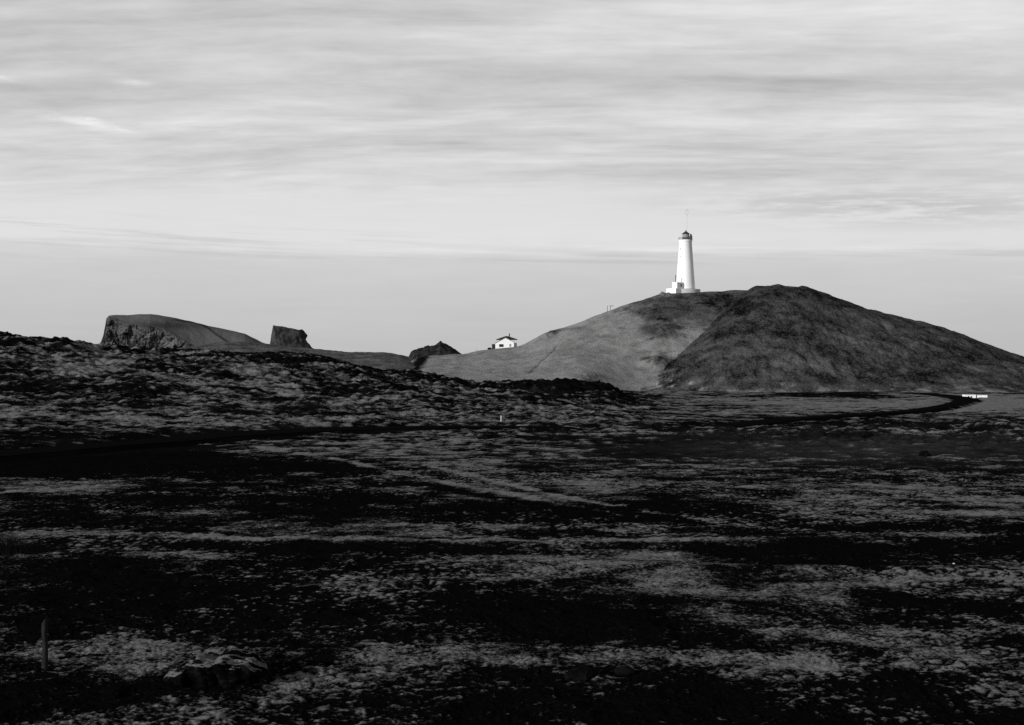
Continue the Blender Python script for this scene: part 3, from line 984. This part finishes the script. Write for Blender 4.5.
def rock(name, px, py, wpx, hpx, label, mat, d=None, seed=0, flat=0.6, sink=0.25, deep=0.8, locate=None):
    """A broken lava boulder: a noisy angular lump set into the ground."""
    p = locate if locate is not None else on_base(px, py)
    k_ = p.y / F
    w_, h_ = wpx * k_, hpx * k_
    bm = bmesh.new()
    bmesh.ops.create_icosphere(bm, subdivisions=4, radius=1.0)
    rs = np.random.RandomState(seed)
    planes = [(Vector(rs.normal(size=3)).normalized(), rs.uniform(0.62, 0.9)) for _ in range(11)]
    co = np.array([v.co[:] for v in bm.verts])
    nz = fbm(co[:, 0] * 2 + seed, co[:, 1] * 2 + co[:, 2] * 1.7, seed + 3, 4, 0.6) * 0.10
    for v, kk in zip(bm.verts, nz):
        c_ = v.co.copy()
        for pn, pd in planes:
            dd = c_.dot(pn) - pd
            if dd > 0:
                c_ -= pn * dd * 0.9
        c_ *= 1 + kk
        v.co = (c_.x * w_ * 0.62, c_.y * w_ * 0.5 * deep, (c_.z * 0.62 + 0.5 - sink) * h_ * 1.15)
    o = link(name, bm, mat, smooth=False)
    o.location = (p.x, p.y, p.z if locate is not None else max(ground_z(p.x, p.y), p.z) - 0.02)
    return tag(o, label, 'rock')


m_boulder = rock_material('boulder_lava', 0.002, 0.007, None, 3.0, 3.0, 0.55, 0.03)
m_lichen = rock_material('lichen_capped_lava', 0.002, 0.008, 0.13, 7.0, 7.0, 0.72, 0.03)
m_white_stone = simple('pale_stone', 0.5, 0.1, 8.0, 0.9)
rock('boulder', 580, 682, 32, 15, 'large black boulder among pale tufts in the bottom middle foreground', m_boulder, seed=3, flat=.5)
rock('boulder', 626, 679, 20, 7, 'flat dark stone just right of the large black foreground boulder', m_boulder, seed=4)
rock('boulder', 867, 440, 14, 6, 'dark rock in the gravel belt below the road bend', m_boulder, seed=6)
rock('boulder', 925, 459, 12, 6, 'dark rock lying alone in the grey belt near the right edge', m_boulder, seed=7)
rock('pale_stone', 954, 568.0, 2.2, 1.8, 'tiny bright white stone in the dark moor at right', m_white_stone, seed=9)

# ledge of lava with a pale lichen cap in the left foreground
p = on_base(215, 690)
k_ = p.y / F
bm = bmesh.new()
bmesh.ops.create_cube(bm, size=1.0)
bmesh.ops.subdivide_edges(bm, edges=list(bm.edges), cuts=34, use_grid_fill=True)
co = np.array([v.co[:] for v in bm.verts])
crest = curve([(-.5, .20), (-.44, .55), (-.36, .60), (-.30, .70), (-.27, .92), (-.18, 1.0), (-.04, .90), (.0, 1.04), (.12, 1.08), (.2, .98), (.3, .96), (.36, .74), (.43, .62), (.5, .15)])
for v, c_ in zip(bm.verts, co):
    s, t, h = c_[0], c_[1], c_[2] + .5
    w_ = 1 - 0.5 * (2 * abs(s)) ** 4
    v.co = (s * 116 * k_ * (1 - .12 * abs(t) * 2), t * 1.5 * w_ * (0.8 + 0.2 * h) + 0.2 * (1 - h), (h * float(crest(s)) - 0.25 * (1 - h)) * 26 * k_ * (1 + .12 * t))
co = np.array([v.co[:] for v in bm.verts])
nn = np.abs(perlin(co[:, 0] * 3.1, co[:, 1] * 3 + co[:, 2] * 2, 126)) * .16 + perlin(co[:, 0] * 2.4, co[:, 2] * 4 + co[:, 1] * 1.5, 121) * .10 + np.abs(perlin(co[:, 0] * 6, co[:, 2] * 9 + co[:, 1] * 5, 122)) * .07 + perlin(co[:, 0] * 1.2, co[:, 1] * 2, 124) * .07
for v, k2 in zip(bm.verts, nn):
    v.co.y -= k2 * 1.6
    v.co.z += k2 * 0.8
o = link('rock_ledge', bm, m_lichen, smooth=True)
o.location = (p.x, p.y + 0.5, ground_z(p.x, p.y) - 0.10)
tag(o, 'low black lava ledge with a pale lichen cap right of the wooden post', 'rock')

# ------------------------------------------------------------------ weathered fence post, left foreground
p = on_base(44, 674)
zg = ground_z(p.x, p.y)
pm = p.y / F
bm = bmesh.new()
segs = 26
prof = []
for i in range(segs + 1):
    t = i / segs
    prof.append((t * 54 * pm - 0.12, 0.072 * (1 - 0.12 * t) * (1 + 0.06 * math.sin(9 * t)), 0.02 * math.sin(4 * t) + 0.06 * max(0, t - 0.75) * 2))
rings = []
rnd = random.Random(5)
grain = [rnd.uniform(0.84, 1.08) for _ in range(18)]
for z_, r_i, xo in prof:
    rings.append([bm.verts.new((xo + r_i * grain[k2] * math.cos(2 * math.pi * k2 / 18), r_i * grain[k2] * math.sin(2 * math.pi * k2 / 18),
                                z_ + (0.10 * math.cos(2 * math.pi * k2 / 18) * (z_ > 54 * pm - 0.2)))) for k2 in range(18)])
for a_, b_ in zip(rings, rings[1:]):
    for k2 in range(18):
        bm.faces.new((a_[k2], a_[(k2 + 1) % 18], b_[(k2 + 1) % 18], b_[k2]))
bm.faces.new(rings[-1]); bm.faces.new(rings[0][::-1])
post = link('fence_post', bm, m_wood, smooth=False)
post.location = (p.x, p.y, zg)
tag(post, 'tall weathered wooden post standing alone in the left foreground', 'post')

# white marker post beside the road
p = on_base(501, 423)
zg = ground_z(p.x, p.y)
bm = bmesh.new()
hgt = 6.2 * p.y / F
box(bm, 0, 0, hgt / 2 - 0.1, 0.16, 0.10, hgt + 0.2)
bmesh.ops.bevel(bm, geom=list(bm.edges), offset=0.015, segments=1, affect='EDGES')
mk = link('marker_post', bm, simple('grubby_marker_paint', 0.45, 0.1), None)
mk.location = (p.x, p.y, zg)
tag(mk, 'thin pale marker post beside the dark road in the middle distance', 'post')

# pole and crossarm on the hill's left skyline, small post on the terrace
p = hill_at(607.5, 682)
bm = bmesh.new()
tube(bm, (0, 0, -0.5), (0, 0, 2.9), 0.12, 0.1, 8)
pole = link('hill_pole', bm, m_dark)
pole.location = p
tag(pole, 'plain thin pole on the hill skyline below the lighthouse', 'pole')
p = hill_at(610.6, 682)
sg = thing('crossarm_pole', 'pole with a crossarm on the hill skyline below the lighthouse', 'pole', p)
bm = bmesh.new()
tube(bm, (0, 0, -0.5), (0, 0, 2.3), 0.12, 0.1, 8)
link('pole', bm, m_dark, sg)
bm = bmesh.new()
box(bm, 0.4, -0.1, 2.25, 1.9, 0.12, 0.22)
link('crossarm', bm, m_dark, sg)
p = hill_at(476.6, 684)
bm = bmesh.new()
tube(bm, (0, 0, -0.4), (0, 0, 1.7), 0.09, 0.08, 8)
o = link('terrace_post', bm, m_steel)
o.location = p
tag(o, 'short post on the skyline left of the white house', 'post')

# dark object left of the shed: a low heap
rock('rock_heap', 489.6, 350, 3.6, 2.4, 'small dark heap at the ground left of the black shed', m_boulder, seed=21, locate=pix(489.6, 349.6, 682))

# ------------------------------------------------------------------ the two low white sheds by the road bend
DT = 512.0
TM = DT / F


def low_shed(name, px0, px1, row0, row1, label, wall, wins, lip):
    t = thing(name, label, 'shed', pix((px0 + px1) / 2, row1, DT))
    w_, h_ = (px1 - px0) * TM, (row1 - row0) * TM
    bm = bmesh.new()
    box(bm, 0, 0.0, h_ / 2 - 0.35, w_, 2.6, h_ + 0.7)
    link('wall', bm, wall, t, bevel=0.02)
    bm = bmesh.new()
    box(bm, 0, 0.0, h_ + 0.05, w_ + lip, 2.9, 0.09)
    link('roof', bm, m_pale, t)
    for wx_, ww, wh in wins:
        bm = bmesh.new()
        box(bm, (wx_ - (px0 + px1) / 2) * TM, -1.31, h_ * 0.52, ww, 0.05, wh)
        link('window', bm, m_glass, t)
    return t


low_shed('utility_shed', 963.4, 974.8, 394.7, 398.4, 'low white flat roofed shed with two small windows by the road bend', m_white, [(967.5, 0.42, 0.5), (970.2, 0.5, 0.42)], 0.1)
low_shed('utility_shed', 976.4, 986.2, 395.1, 397.5, 'plain pale shed right of the white shed with two windows', m_white, [], 0.1)

# ------------------------------------------------------------------ tall dark grass clump at the left edge
rnd = random.Random(3)
m_blade = simple('dark_grass', 0.004, 0.5, 3.0, 0.9, 0.0)
def grass_clump(px, py, wpx, hpx, nb, label):
    p = on_base(px, py)
    k_ = p.y / F
    bm = bmesh.new()
    for _ in range(nb):
        x0, y0 = rnd.gauss(0, wpx * k_ * 0.36), rnd.gauss(0, 0.45)
        z0 = ground_z(p.x + x0, p.y + y0) - p.z - 0.05
        h_ = hpx * k_ * rnd.uniform(0.25, 1.15) ** 1.3 * (1 - 0.75 * min(1, abs(x0) / (wpx * k_ * .75)))
        lean = rnd.gauss(0.15, 0.35) * h_
        ly = rnd.gauss(0, 0.25) * h_
        w_ = 0.012
        L = [bm.verts.new((x0 + lean * s * s + sgn * w_ * (1 - s), y0 + ly * s * s, z0 + h_ * s)) for s in (0, .5) for sgn in (-1, 1)]
        tp = bm.verts.new((x0 + lean, y0 + ly, z0 + h_ * 0.95))
        bm.faces.new((L[0], L[1], L[3], L[2])); bm.faces.new((L[2], L[3], tp))
    o = link('grass_clump', bm, m_blade)
    o.location = p
    return tag(o, label, 'grass')
grass_clump(8, 558, 70, 22, 1500, 'clump of tall dark grass blades at the left edge of the photo')
